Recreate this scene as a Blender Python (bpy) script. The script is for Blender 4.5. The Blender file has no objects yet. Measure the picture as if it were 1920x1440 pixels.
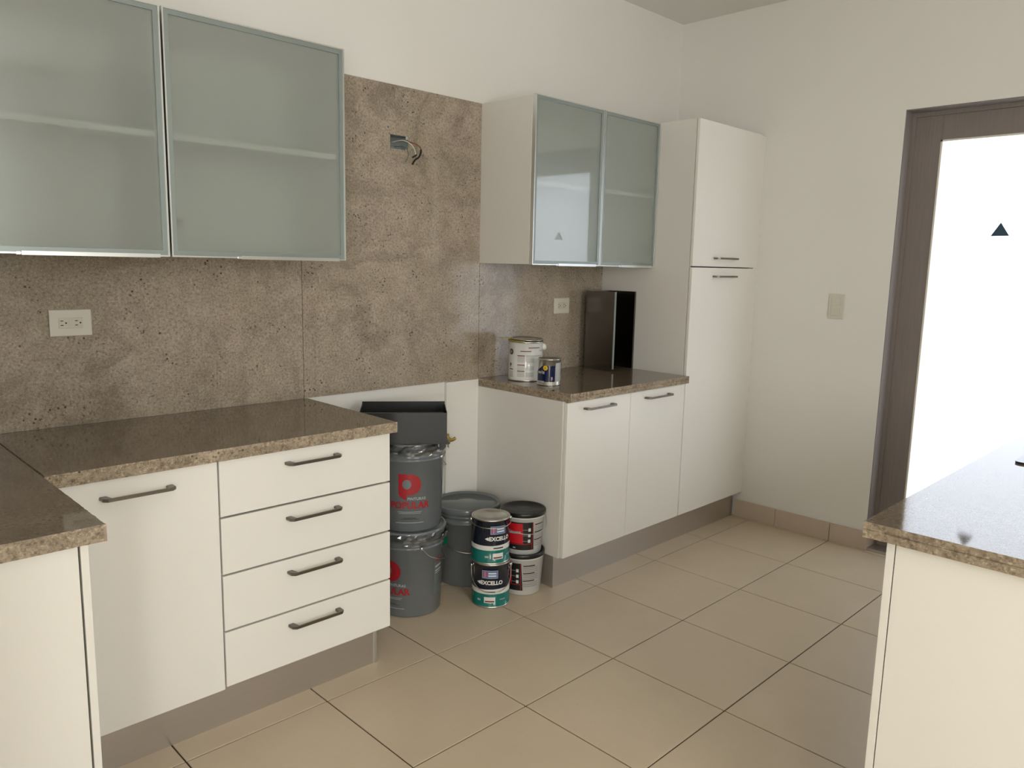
import bpy, bmesh, math, random
from mathutils import Vector, Matrix, noise as mnoise
random.seed(7)
S = bpy.context.scene
COL = S.collection

# ------------------------------------------------------------------ camera, world, light, exposure
cam = bpy.data.cameras.new('camera'); camo = bpy.data.objects.new('camera', cam); COL.objects.link(camo)
FW = Vector((0.69624435, 0.70122776, -0.1533735)); RT = Vector((0.71184995, -0.70198822, 0.02195869)); UP = Vector((0.09226835, 0.12446753, 0.98792428))
CAM = Vector((0, -2.7388, 1.4479))
M = Matrix.Identity(4)
for r in range(3):
    M[r][0] = RT[r]; M[r][1] = UP[r]; M[r][2] = -FW[r]; M[r][3] = CAM[r]
camo.matrix_world = M
cam.sensor_fit = 'HORIZONTAL'; cam.sensor_width = 36; cam.lens = 1450.0 / 1920 * 36
cam.clip_start = 0.02
S.camera = camo
w = bpy.data.worlds.new('sky'); S.world = w; w.use_nodes = True
w.node_tree.nodes['Background'].inputs[0].default_value = (0.93, 0.96, 1.0, 1)
w.node_tree.nodes['Background'].inputs[1].default_value = 3.6
S.view_settings.view_transform = 'Standard'; S.view_settings.look = 'None'
S.view_settings.exposure = 0.0; S.view_settings.gamma = 1.0; S.view_settings.use_curve_mapping = False

# windows of the open-plan space behind the camera: (centre, size x, size z, facing, power)
def daylight(name, loc, rot, sx, sy, power, col):
    l = bpy.data.lights.new(name, 'AREA'); l.shape = 'RECTANGLE'; l.size = sx; l.size_y = sy; l.energy = power; l.color = col
    o = bpy.data.objects.new(name, l); COL.objects.link(o); o.location = loc; o.rotation_euler = rot
    return o
YREAR, XLIV = -5.0, -3.4
# (x0, x1, z0, z1) of the two openings in the rear wall
WINS = ((-2.60, -1.50, 0.05, 2.40), (-0.05, 1.35, 0.95, 2.65))
for (a, b, c, d), pw, nm in zip(WINS, (92, 56), ('window_rear_left_offscreen', 'window_rear_right_offscreen')):
    daylight(nm, ((a + b) / 2, YREAR - 0.1, (c + d) / 2), (math.radians(90), 0, 0), b - a, d - c, pw, (1.0, 0.97, 0.915))

# ------------------------------------------------------------------ material helpers
MATS = {}
class NT:
    def __init__(s, name):
        s.m = bpy.data.materials.new(name); s.m.use_nodes = True; s.t = s.m.node_tree
        s.b = s.t.nodes['Principled BSDF']; s.out = s.t.nodes['Material Output']; MATS[name] = s.m
    def n(s, typ, **k):
        d = s.t.nodes.new(typ)
        for a, v in k.items(): setattr(d, a, v)
        return d
    def l(s, a, b): s.t.links.new(a, b)
    def pos(s, scale=(1, 1, 1)):
        g = s.n('ShaderNodeNewGeometry'); m = s.n('ShaderNodeMapping'); m.inputs['Scale'].default_value = scale
        s.l(g.outputs['Position'], m.inputs[0]); return m.outputs[0]
    def noise(s, vec, scale, detail=4, rough=0.55, dist=0.0):
        d = s.n('ShaderNodeTexNoise'); s.l(vec, d.inputs['Vector']); d.inputs['Scale'].default_value = scale
        d.inputs['Detail'].default_value = detail; d.inputs['Roughness'].default_value = rough; d.inputs['Distortion'].default_value = dist
        return d.outputs['Fac']
    def ramp(s, fac, stops):
        r = s.n('ShaderNodeValToRGB'); e = r.color_ramp.elements
        while len(e) < len(stops): e.new(0.5)
        for i, (p, c) in enumerate(stops):
            e[i].position = p; e[i].color = (c, c, c, 1) if not isinstance(c, tuple) else (*c, 1)
        s.l(fac, r.inputs[0]); return r.outputs[0]
    def mix(s, fac, a, b, mode='MIX'):
        x = s.n('ShaderNodeMix', data_type='RGBA', blend_type=mode)
        for sock, v in ((x.inputs[0], fac), (x.inputs[6], a), (x.inputs[7], b)):
            if hasattr(v, 'is_linked'): s.l(v, sock)
            elif isinstance(v, tuple): sock.default_value = (*v, 1)
            else: sock.default_value = v
        return x.outputs[2]
    def bump(s, h, strength, dist=0.002):
        b = s.n('ShaderNodeBump'); b.inputs['Strength'].default_value = strength; b.inputs['Distance'].default_value = dist
        s.l(h, b.inputs['Height']); s.l(b.outputs[0], s.b.inputs['Normal'])
    def set(s, **k):
        nm = dict(color='Base Color', rough='Roughness', metal='Metallic', spec='Specular IOR Level', ior='IOR', trans='Transmission Weight', coat='Coat Weight', coatr='Coat Roughness', alpha='Alpha')
        for a, v in k.items():
            i = s.b.inputs[nm[a]]
            if hasattr(v, 'is_linked'): s.l(v, i)
            elif a == 'color': i.default_value = (*v, 1)
            else: i.default_value = v
        return s

def plain(name, color, rough=0.4, metal=0.0, var=0.04, scale=30, **k):
    m = NT(name); f = m.noise(m.pos(), scale, 3)
    dk = tuple(c * (1 - var) for c in color); lt = tuple(min(1, c * (1 + var)) for c in color)
    m.set(color=m.mix(f, dk, lt), rough=rough, metal=metal, **k); return m

m = plain('wall_paint', (0.80, 0.785, 0.735), 0.62, var=0.015, scale=2.0); m.bump(m.noise(m.pos(), 160, 3), 0.06, 0.001)
m = plain('ceiling_paint', (0.80, 0.785, 0.735), 0.8, var=0.02, scale=2.0)
m = plain('laminate', (0.81, 0.79, 0.73), 0.33, var=0.012, scale=3.0)
m = plain('carcass_white', (0.74, 0.72, 0.67), 0.4, var=0.015, scale=3.0)
m = plain('laminate_edge', (0.70, 0.67, 0.58), 0.45, var=0.03)
plain('plastic_white', (0.66, 0.63, 0.54), 0.35, var=0.02)
plain('plastic_ivory', (0.60, 0.57, 0.46), 0.35, var=0.02)
plain('slot_shade_black', (0.01, 0.01, 0.01), 0.6)  # black that paints in the shade inside the outlet openings

def stone(name, light, mid, dark, rough, spec, stains=1.0, bump=0.12, ior=1.5, fs=1.0, veins=False):
    m = NT(name); v = m.pos()
    big = m.noise(v, 2.3, 5, 0.6, 0.4); med = m.noise(v, 13, 6, 0.65); fine = m.noise(v, 105 * fs, 5, 0.75); grain = m.noise(v, 170 * fs, 3, 0.6)
    c = m.mix(m.ramp(big, [(0.33, 0.0), (0.66, 1.0)]), mid, light)
    c = m.mix(m.ramp(med, [(0.40, 0.30), (0.62, 0.0)]), c, dark)
    c = m.mix(m.ramp(fine, [(0.36, 0.75), (0.54, 0.0)]), c, dark)
    c = m.mix(m.ramp(grain, [(0.56, 0.0), (0.68, 0.55)]), c, tuple(min(1, x * 1.5) for x in light))
    vo = m.n('ShaderNodeTexVoronoi'); m.l(v, vo.inputs['Vector']); vo.inputs['Scale'].default_value = 62
    pit = m.ramp(vo.outputs['Distance'], [(0.16, 1.0), (0.28, 0.0)])
    msk = m.ramp(m.noise(v, 9, 3), [(0.50, 0.0), (0.62, 0.95)])
    pm = m.mix(1.0, pit, msk, 'MULTIPLY')
    c = m.mix(pm, c, tuple(x * 0.35 for x in dark))
    st = m.ramp(m.noise(v, 3.1, 7, 0.72, 0.3), [(0.53, 0.0), (0.60, 0.28 * stains), (0.67, 0.0)])
    c = m.mix(st, c, tuple(x * 0.75 for x in dark))
    if veins:
        rg = m.ramp(m.noise(v, 1.5, 7, 0.62, 0.6), [(0.470, 0.0), (0.497, 0.33), (0.503, 0.33), (0.530, 0.0)])
        vm = m.mix(1.0, rg, m.ramp(m.noise(v, 2.6, 3), [(0.47, 0.0), (0.58, 1.0)]), 'MULTIPLY')
        c = m.mix(vm, c, tuple(x * 0.8 for x in dark))
    m.set(color=c, rough=rough, spec=spec, ior=ior)
    m.bump(m.mix(0.5, fine, pm, 'SUBTRACT'), bump, 0.001); return m
stone('stone_splash', (0.455, 0.385, 0.305), (0.375, 0.32, 0.232), (0.165, 0.125, 0.092), 0.12, 0.38, bump=0.05, veins=True)
stone('stone_top', (0.225, 0.18, 0.128), (0.185, 0.145, 0.10), (0.12, 0.09, 0.06), 0.05, 0.5, bump=0.012, ior=2.0)
m = stone('stone_edge', (0.45, 0.37, 0.27), (0.36, 0.29, 0.205), (0.10, 0.07, 0.045), 0.7, 0.25, bump=1.0, fs=0.75)

m = NT('floor_tile'); v = m.pos()
oi = m.n('ShaderNodeObjectInfo')
c = m.mix(m.noise(v, 5, 6, 0.6), (0.56, 0.46, 0.325), (0.64, 0.53, 0.385))
c = m.mix(m.ramp(m.noise(v, 45, 4), [(0.60, 0.0), (0.75, 0.25)]), c, (0.45, 0.38, 0.285))
c = m.mix(m.ramp(oi.outputs['Random'], [(0.0, 0.0), (1.0, 0.14)]), c, (0.50, 0.42, 0.31))
c = m.mix(m.ramp(m.noise(v, 16, 2), [(0.74, 0.0), (0.80, 0.5)]), c, (0.34, 0.27, 0.20))
m.set(color=c, rough=m.ramp(m.noise(v, 7, 4), [(0.3, 0.30), (0.7, 0.42)]), spec=0.45); m.bump(m.noise(v, 60, 4), 0.04, 0.001)
plain('grout', (0.055, 0.036, 0.022), 0.9, var=0.3, scale=40)
m = NT('skirting_tile'); v = m.pos()
c = m.mix(m.noise(v, 12, 5, 0.6), (0.54, 0.44, 0.345), (0.62, 0.52, 0.42)); m.set(color=c, rough=0.45)

m = NT('aluminium'); m.set(color=(0.74, 0.755, 0.73), metal=1.0, rough=0.34)
m = NT('aluminium_dull'); m.set(color=(0.30, 0.345, 0.33), metal=0.5, rough=0.4)
m = NT('plinth_metal'); v = m.pos((1.5, 1.5, 60)); m.set(color=m.mix(m.noise(v, 8, 3), (0.53, 0.495, 0.46), (0.61, 0.575, 0.54)), metal=0.85, rough=0.33)
m = NT('nickel'); m.set(color=(0.20, 0.18, 0.155), metal=1.0, rough=0.38)
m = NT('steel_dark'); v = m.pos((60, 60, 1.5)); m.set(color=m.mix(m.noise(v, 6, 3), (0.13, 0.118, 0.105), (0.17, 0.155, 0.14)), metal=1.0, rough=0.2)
m = NT('tin'); m.set(color=(0.62, 0.61, 0.57), metal=1.0, rough=0.28)
m = NT('galvanised'); v = m.pos(); m.set(color=m.mix(m.noise(v, 120, 3), (0.22, 0.25, 0.25), (0.42, 0.45, 0.44)), metal=0.8, rough=0.4)
m = NT('brass'); m.set(color=(0.50, 0.36, 0.10), metal=1.0, rough=0.35)

m = NT('frosted_glass'); m.set(color=(0.80, 0.86, 0.82), rough=0.30, trans=0.85, ior=1.3, coat=1.0, coatr=0.02, spec=0.3)
m.b.inputs['Coat IOR'].default_value = 1.75
m = NT('door_glass')
tr = m.n('ShaderNodeBsdfTranslucent'); tr.inputs[0].default_value = (0.90, 0.92, 0.95, 1)
gl = m.n('ShaderNodeBsdfPrincipled'); gl.inputs['Base Color'].default_value = (0.8, 0.82, 0.85, 1); gl.inputs['Roughness'].default_value = 0.3
ms = m.n('ShaderNodeMixShader'); ms.inputs[0].default_value = 0.12
m.l(tr.outputs[0], ms.inputs[1]); m.l(gl.outputs[0], ms.inputs[2]); m.l(ms.outputs[0], m.out.inputs[0])
m = NT('window_glass')
tr = m.n('ShaderNodeBsdfTransparent'); gl = m.n('ShaderNodeBsdfGlossy'); gl.inputs['Roughness'].default_value = 0.02
ms = m.n('ShaderNodeMixShader'); ms.inputs[0].default_value = 0.06
m.l(tr.outputs[0], ms.inputs[1]); m.l(gl.outputs[0], ms.inputs[2]); m.l(ms.outputs[0], m.out.inputs[0])
m = NT('clear_film')
tr = m.n('ShaderNodeBsdfTransparent'); gl = m.n('ShaderNodeBsdfGlossy'); gl.inputs['Roughness'].default_value = 0.06
fr = m.n('ShaderNodeFresnel'); fr.inputs[0].default_value = 2.0
ms = m.n('ShaderNodeMixShader'); m.l(fr.outputs[0], ms.inputs[0])
m.l(tr.outputs[0], ms.inputs[1]); m.l(gl.outputs[0], ms.inputs[2]); m.l(ms.outputs[0], m.out.inputs[0])
m = NT('taupe_wood'); v = m.pos((30, 30, 1.2))
m.set(color=m.mix(m.noise(v, 5, 5, 0.6), (0.19, 0.162, 0.15), (0.265, 0.228, 0.212)), rough=0.5); m.bump(m.noise(v, 8, 4), 0.12, 0.001)
plain('triangle_blue', (0.035, 0.075, 0.12), 0.3)

plain('pail_grey', (0.165, 0.182, 0.188), 0.13, var=0.04)
plain('pail_grey_dark', (0.135, 0.15, 0.152), 0.2, var=0.05)
plain('print_red', (0.36, 0.012, 0.02), 0.35)
plain('print_red_bright', (0.55, 0.01, 0.02), 0.35)
plain('print_white', (0.75, 0.75, 0.72), 0.4)
plain('print_pale', (0.40, 0.41, 0.41), 0.4)
plain('print_black', (0.012, 0.012, 0.014), 0.35)
plain('print_grey', (0.33, 0.32, 0.30), 0.5)
plain('print_maroon', (0.16, 0.05, 0.045), 0.5)
plain('can_navy', (0.010, 0.014, 0.028), 0.12)
plain('can_teal', (0.010, 0.165, 0.14), 0.12)
plain('can_white', (0.72, 0.72, 0.69), 0.10)
plain('emblem_blue', (0.10, 0.17, 0.36), 0.35)
plain('emblem_pink', (0.40, 0.10, 0.18), 0.35)
plain('can_blue', (0.006, 0.011, 0.055), 0.10)
plain('sticker_yellow', (0.72, 0.46, 0.02), 0.4)
plain('paint_yellow', (0.38, 0.30, 0.03), 0.4)
plain('tub_white', (0.66, 0.66, 0.64), 0.2)
plain('tub_lid_black', (0.012, 0.012, 0.012), 0.3)
plain('tray_black', (0.008, 0.009, 0.010), 0.38)
plain('wire_red', (0.22, 0.03, 0.025), 0.5)
plain('wire_white', (0.62, 0.60, 0.52), 0.5)
plain('wire_green', (0.13, 0.16, 0.12), 0.5)
plain('tape_black', (0.006, 0.006, 0.006), 0.35)
plain('green_plastic', (0.0, 0.11, 0.06), 0.4)
m = NT('black_glass'); m.set(color=(0.01, 0.01, 0.012), rough=0.03, spec=0.8)
plain('sticker_dark', (0.035, 0.05, 0.03), 0.4)

# ------------------------------------------------------------------ mesh helpers
def box(bm, x0, x1, y0, y1, z0, z1, mat=0, bev=0.0):
    if bev:
        t = bmesh.new(); box(t, x0, x1, y0, y1, z0, z1, mat)
        bmesh.ops.bevel(t, geom=list(t.edges), offset=bev, segments=2, affect='EDGES', profile=0.6)
        for f in t.faces: f.material_index = mat
        me = bpy.data.meshes.new('tmp'); t.to_mesh(me); t.free(); bm.from_mesh(me); bpy.data.meshes.remove(me); return
    v = [bm.verts.new(p) for p in ((x0, y0, z0), (x1, y0, z0), (x1, y1, z0), (x0, y1, z0), (x0, y0, z1), (x1, y0, z1), (x1, y1, z1), (x0, y1, z1))]
    for q in ((3, 2, 1, 0), (4, 5, 6, 7), (0, 1, 5, 4), (1, 2, 6, 5), (2, 3, 7, 6), (3, 0, 4, 7)):
        bm.faces.new([v[i] for i in q]).material_index = mat
def BX(*a, **k):
    bm = bmesh.new(); box(bm, *a, **k); return bm
def boxes(*rows, bev=0.0):
    bm = bmesh.new()
    for r in rows: box(bm, *r, bev=bev)
    return bm
def lathe(bm, prof, cx=0, cy=0, seg=48, mats=None, cap0=True, cap1=True):
    rings = []
    for r, z in prof:
        rings.append([bm.verts.new((cx + r * math.cos(2 * math.pi * i / seg), cy + r * math.sin(2 * math.pi * i / seg), z)) for i in range(seg)])
    for k in range(len(prof) - 1):
        for i in range(seg):
            f = bm.faces.new((rings[k][i], rings[k][(i + 1) % seg], rings[k + 1][(i + 1) % seg], rings[k + 1][i])); f.smooth = True
            if mats: f.material_index = mats[k]
    if cap0: bm.faces.new(list(reversed(rings[0]))).material_index = mats[0] if mats else 0
    if cap1: bm.faces.new(rings[-1]).material_index = mats[-1] if mats else 0
    return bm
def tube(bm, pts, r, seg=8):
    pts = [Vector(p) for p in pts]
    # Catmull-Rom smoothing
    sm = []
    for i in range(len(pts) - 1):
        p0, p1, p2, p3 = pts[max(0, i - 1)], pts[i], pts[i + 1], pts[min(len(pts) - 1, i + 2)]
        for k in range(5):
            t = k / 5
            sm.append(0.5 * ((2 * p1) + (p2 - p0) * t + (2 * p0 - 5 * p1 + 4 * p2 - p3) * t * t + (3 * p1 - p0 - 3 * p2 + p3) * t ** 3))
    sm.append(pts[-1]); rings = []
    for i, p in enumerate(sm):
        d = (sm[min(i + 1, len(sm) - 1)] - sm[max(i - 1, 0)]).normalized()
        a = d.orthogonal().normalized() if i == 0 else (pa - d * pa.dot(d)).normalized()
        pa = a; b = d.cross(a)
        rings.append([bm.verts.new(p + r * (a * math.cos(2 * math.pi * k / seg) + b * math.sin(2 * math.pi * k / seg))) for k in range(seg)])
    for i in range(len(rings) - 1):
        for k in range(seg):
            bm.faces.new((rings[i][k], rings[i][(k + 1) % seg], rings[i + 1][(k + 1) % seg], rings[i + 1][k])).smooth = True
    bm.faces.new(list(reversed(rings[0]))); bm.faces.new(rings[-1]); return bm
def TUBE(pts, r, seg=8): return tube(bmesh.new(), pts, r, seg)
def prism(bm, outline, axis, a, b):
    """outline: list of 2-D points; extruded along axis from a to b"""
    def mk(p, t): return {'x': (t, p[0], p[1]), 'y': (p[0], t, p[1]), 'z': (p[0], p[1], t)}[axis]
    A = [bm.verts.new(mk(p, a)) for p in outline]; B = [bm.verts.new(mk(p, b)) for p in outline]
    bm.faces.new(A); bm.faces.new(list(reversed(B)))
    for i in range(len(outline)):
        j = (i + 1) % len(outline); bm.faces.new((A[j], A[i], B[i], B[j]))
    bmesh.ops.recalc_face_normals(bm, faces=list(bm.faces)); return bm

def obj(name, bm, mats, parent=None, loc=None, fix=True):
    """world-space bmesh -> object; origin at its parent's base, or at its own base when top-level"""
    if isinstance(mats, str): mats = [mats]
    if fix: bmesh.ops.recalc_face_normals(bm, faces=list(bm.faces))
    if parent is not None:
        off = parent['_w'] if '_w' in parent else (0, 0, 0)
        off = Vector(off)
        wl = off; l = Vector((0, 0, 0))
    else:
        xs = [v.co for v in bm.verts]
        wl = Vector(((min(p.x for p in xs) + max(p.x for p in xs)) / 2, (min(p.y for p in xs) + max(p.y for p in xs)) / 2, min(p.z for p in xs))); l = wl
    bmesh.ops.translate(bm, verts=list(bm.verts), vec=-wl)
    me = bpy.data.meshes.new(name); bm.to_mesh(me); bm.free()
    for k in mats: me.materials.append(MATS[k])
    o = bpy.data.objects.new(name, me); COL.objects.link(o); o.location = l; o['_w'] = tuple(wl)
    if parent is not None: o.parent = parent
    return o
def tag(o, label, cat, group=None):
    o['label'] = label; o['category'] = cat
    if group: o['group'] = group
    return o
def thing(name, label, cat, loc, group=None):
    o = bpy.data.objects.new(name, None); COL.objects.link(o); o.location = loc; o['_w'] = tuple(loc); o.empty_display_size = 0.05
    return tag(o, label, cat, group)
def struct(name, bm, mats, label=None, parent=None):
    o = obj(name, bm, mats, parent)
    if parent is None: o['kind'] = 'structure'
    if label: o['label'] = label
    return o
def inst(name, src, parent, wloc):
    """copy of a mesh object under another parent, at a world position"""
    o = src.copy(); o.name = name; COL.objects.link(o); o.parent = parent; o.location = Vector(wloc) - Vector(parent['_w']); return o

# ------------------------------------------------------------------ sizes taken from the photograph
XL0 = -0.13            # left kitchen wall
XW, YW = 4.082, 0.008  # right wall, back wall paint plane (stone face at y = 0)
HC = 2.86
ZC, ZCB = 0.90, 0.8635
TS, TX, TY = 0.4661, 2.6528, -0.6374

# ------------------------------------------------------------------ setting
# back wall with the recess for the junction box
JX0, JX1, JZ0, JZ1 = 1.972, 2.066, 1.913, 1.971
struct('wall_back', boxes((XL0 - 0.15, JX0, YW, 0.16, 0, HC), (JX1, XW + 0.25, YW, 0.16, 0, HC), (JX0, JX1, YW, 0.16, 0, JZ0), (JX0, JX1, YW, 0.16, JZ1, HC), (JX0, JX1, 0.06, 0.16, JZ0, JZ1)), 'wall_paint', 'white painted wall behind the kitchen units')
DY0, DY1, DZ = -1.29, -2.31, 2.226
struct('wall_right', boxes((XW, XW + 0.2, DY0, YW, 0, HC), (XW, XW + 0.2, DY1, DY0, DZ, HC), (XW, XW + 0.2, YREAR, DY1, 0, HC)), 'wall_paint', 'plain off-white wall with the glazed door')
struct('wall_left', BX(XL0 - 0.15, XL0, -1.95, YW, 0, HC), 'wall_paint', 'white wall at the end of the short counter, lengthened out of view to block window light')  # unseen length added to keep window light off the left stone and end panel
struct('wall_living', BX(XLIV, XL0 - 0.15, -1.95, -1.80, 0, HC), 'wall_paint', 'white wall of the open living space')
struct('wall_side', BX(XLIV - 0.15, XLIV, YREAR, -1.80, 0, HC), 'wall_paint', 'white side wall of the living space')
cols = []; px = XLIV - 0.15
for a, b, c, d in WINS:
    cols += [(px, a, YREAR - 0.15, YREAR, 0, HC), (a, b, YREAR - 0.15, YREAR, 0, c), (a, b, YREAR - 0.15, YREAR, d, HC)]; px = b
cols.append((px, XW + 0.2, YREAR - 0.15, YREAR, 0, HC))
struct('wall_rear', boxes(*cols), 'wall_paint', 'white rear wall with two windows')
struct('ceiling', BX(XLIV - 0.15, XW + 0.2, YREAR - 0.15, 0.16, HC, HC + 0.1), 'ceiling_paint', 'plain grey-white ceiling')
fl = struct('floor', BX(XLIV - 0.15, XW + 0.25, YREAR - 0.15, 0.16, -0.06, -0.0035), 'grout', 'square beige tiles with dark joints')
# floor tiles: full tiles share one mesh
G = 0.0047
tile_bm = bmesh.new(); h = TS / 2 - G / 2
box(tile_bm, -h, h, -h, h, -0.012, 0.0)
bmesh.ops.bevel(tile_bm, geom=[e for e in tile_bm.edges if all(v.co.z > -0.001 for v in e.verts)], offset=0.0012, segments=1, affect='EDGES')
tme = bpy.data.meshes.new('tile'); tile_bm.to_mesh(tme); tile_bm.free(); tme.materials.append(MATS['floor_tile'])
def tile_piece(x0, x1, y0, y1):
    full = abs(x1 - x0 - 2 * h) < 1e-4 and abs(y1 - y0 - 2 * h) < 1e-4
    if full:
        o = bpy.data.objects.new('tile', tme)
    else:
        me = bpy.data.meshes.new('tile'); b = bmesh.new(); cx, cy = (x0 + x1) / 2, (y0 + y1) / 2
        box(b, x0 - cx, x1 - cx, y0 - cy, y1 - cy, -0.012, 0.0); b.to_mesh(me); b.free(); me.materials.append(MATS['floor_tile'])
        o = bpy.data.objects.new('tile', me)
    COL.objects.link(o); o.parent = fl; o.location = Vector(((x0 + x1) / 2, (y0 + y1) / 2, 0)) - Vector(fl['_w'])
for i in range(-14, 5):
    for j in range(-13, 4):
        x0, x1 = TX + i * TS + G / 2, TX + (i + 1) * TS - G / 2
        y0, y1 = TY + (j - 1) * TS + G / 2, TY + j * TS - G / 2
        if y0 > -1.95 and x1 < XL0: continue
        x0, x1 = max(x0, XLIV), min(x1, XW + (0.19 if y1 < DY0 + 0.2 and y0 > DY1 - 0.2 else 0.0)); y0, y1 = max(y0, YREAR), min(y1, YW)
        if x1 - x0 > 0.02 and y1 - y0 > 0.02: tile_piece(x0, x1, y0, y1)
# skirting on the right wall, cut from floor tile
sk = struct('baseboard_right', BX(XW - 0.003, XW - 0.0005, DY0 - 0.0, -0.54, 0.0, 0.098), 'grout', 'beige tile skirting along the right wall')
yy = -0.535
for y1, y0 in ((-0.537, -0.79), (-0.793, -1.103), (-1.106, DY0 - 0.012)):
    obj('skirting_tile', BX(XW - 0.013, XW - 0.002, y0, y1, 0.0, 0.1, bev=0.002), 'skirting_tile', sk)
obj('skirting_tile', BX(XW - 0.002, XW + 0.09, DY0 - 0.012, DY0 - 0.001, 0.0, 0.1, bev=0.002), 'skirting_tile', sk)

# glazed door on the right
dx = XW + 0.1
door = struct('door_1', boxes((dx, dx + 0.045, -1.429, DY0 - 0.004, 0.01, DZ - 0.006), (dx, dx + 0.045, DY1 + 0.004, -2.17, 0.01, DZ - 0.006), (dx, dx + 0.045, -2.17, -1.429, 2.085, DZ - 0.006), (dx, dx + 0.045, -2.17, -1.429, 0.01, 0.22), bev=0.002), 'taupe_wood', 'taupe wooden door with a frosted white glass panel')
obj('jamb', boxes((XW + 0.004, dx + 0.08, DY0 - 0.004, DY0, 0, DZ), (XW + 0.004, dx + 0.08, DY1, DY1 + 0.004, 0, DZ), (XW + 0.004, dx + 0.08, DY1, DY0, DZ - 0.005, DZ), (dx - 0.012, dx - 0.0005, DY0 - 0.022, DY0 - 0.0035, 0, DZ - 0.0045), (dx - 0.012, dx - 0.0005, DY1, DY0 - 0.022, DZ - 0.026, DZ - 0.0045)), 'taupe_wood', door)
obj('bead', boxes((dx - 0.004, dx + 0.006, -1.437, -1.429, 0.22, 2.085), (dx - 0.004, dx + 0.006, -2.17, -1.429, 2.077, 2.085)), 'laminate_edge', door)
gp = obj('glass_pane', BX(dx + 0.012, dx + 0.018, -2.17, -1.429, 0.22, 2.085), 'door_glass', door)
tb = prism(bmesh.new(), [(-1.720, 1.688), (-1.683, 1.626), (-1.759, 1.627)], 'x', dx + 0.0095, dx + 0.0118)
t = obj('triangle_sticker', tb, 'triangle_blue', door); t['label'] = 'small dark blue triangle sticker'
obj('sill', BX(XW + 0.0, dx + 0.1, DY1, DY0, 0.0, 0.014), 'plinth_metal', door)
# windows behind the camera
for n, (a, b, c, d) in enumerate(WINS):
    wn = struct('window_%d' % (n + 1), boxes((a, b, YREAR - 0.09, YREAR - 0.03, c, c + 0.05), (a, b, YREAR - 0.09, YREAR - 0.03, d - 0.05, d), *[(x, x + 0.05, YREAR - 0.09, YREAR - 0.03, c, d) for x in (a, (a + b) / 2 - 0.025, b - 0.05)]), 'aluminium', 'aluminium window in the rear wall')
    obj('pane', BX(a, b, YREAR - 0.062, YREAR - 0.058, c, d), 'window_glass', wn)

# stone slabs on the back wall
SY0, SY1 = 0.0, 0.0078
def slab(name, bm, label): return tag(obj(name, bm, 'stone_splash'), label, 'backsplash', 'stone slabs behind the counters')
slab('stone_backsplash', BX(XL0, 1.5515, SY0, SY1, ZC + 0.001, 1.80), 'mottled brown stone slab above the long counter, under the glazed cabinet pair')
slab('stone_backsplash', boxes((1.554, JX0, SY0, SY1, ZC, 2.17), (JX1, 2.486, SY0, SY1, ZC, 2.17), (JX0, JX1, SY0, SY1, ZC, JZ0), (JX0, JX1, SY0, SY1, JZ1, 2.17)), 'tall brown stone slab with open electrical box above the empty cooker gap')
slab('stone_backsplash', BX(2.4885, 3.408, SY0, SY1, ZC + 0.001, 1.75), 'brown stone slab behind the paint cans and steel duct cover')
tag(obj('filler_panel', BX(2.283, 2.483, -0.008, 0.0075, 0.0, 0.897), 'wall_paint'), 'narrow white board on the wall below the tall stone slab', 'panel')

# ------------------------------------------------------------------ handles
def handle_mesh(L):
    bm = bmesh.new(); a = L / 2
    # plan outline (x, y): feet on the front at y = 0, bar proud of it
    o = [(-a, 0), (-a + 0.001, -0.026), (-a + 0.012, -0.036), (a - 0.012, -0.036), (a - 0.001, -0.026), (a, 0), (a - 0.018, 0), (a - 0.024, -0.028), (-a + 0.024, -0.028), (-a + 0.018, 0)]
    A = [bm.verts.new((p[0], p[1], -0.0045)) for p in o]; B = [bm.verts.new((p[0], p[1], 0.0045)) for p in o]
    quads = [(0, 1, 8, 9), (1, 2, 8), (2, 3, 7, 8), (3, 4, 7), (4, 5, 6, 7)]
    for q in quads:
        bm.faces.new([A[i] for i in q]); bm.faces.new([B[i] for i in reversed(q)])
    for i in range(10):
        j = (i + 1) % 10; bm.faces.new((A[i], A[j], B[j], B[i]))
    bmesh.ops.recalc_face_normals(bm, faces=list(bm.faces))
    bmesh.ops.bevel(bm, geom=[e for e in bm.edges if e.calc_face_angle(0) > 0.6], offset=0.0012, segments=2, affect='EDGES')
    me = bpy.data.meshes.new('handle'); bm.to_mesh(me); bm.free(); me.materials.append(MATS['nickel']); return me
HM = {L: handle_mesh(L) for L in (0.192, 0.21)}
def handle(parent, x, y, z, L=0.192):
    o = bpy.data.objects.new('handle', HM[L]); COL.objects.link(o); o.parent = parent
    o.location = Vector((x, y, z)) - Vector(parent['_w']); o['label'] = 'brushed nickel bar handle'; return o
def front(name, parent, x0, x1, y, z0, z1, th=0.018, bev=0.0022):
    return obj(name, BX(x0, x1, y, y + th, z0, z1, bev=bev), 'laminate', parent)
def carcass(parent, x0, x1, yf, yb, z0, z1):
    t = 0.018
    bm = boxes((x0, x0 + t, yf, yb, z0, z1), (x1 - t, x1, yf, yb, z0, z1), (x0 + t, x1 - t, yf, yb, z0, z0 + t), (x0 + t, x1 - t, yf, yb, z1 - t, z1), (x0 + t, x1 - t, yb - 0.008, yb, z0 + t, z1 - t))
    return obj('carcass', bm, 'carcass_white', parent)

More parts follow.
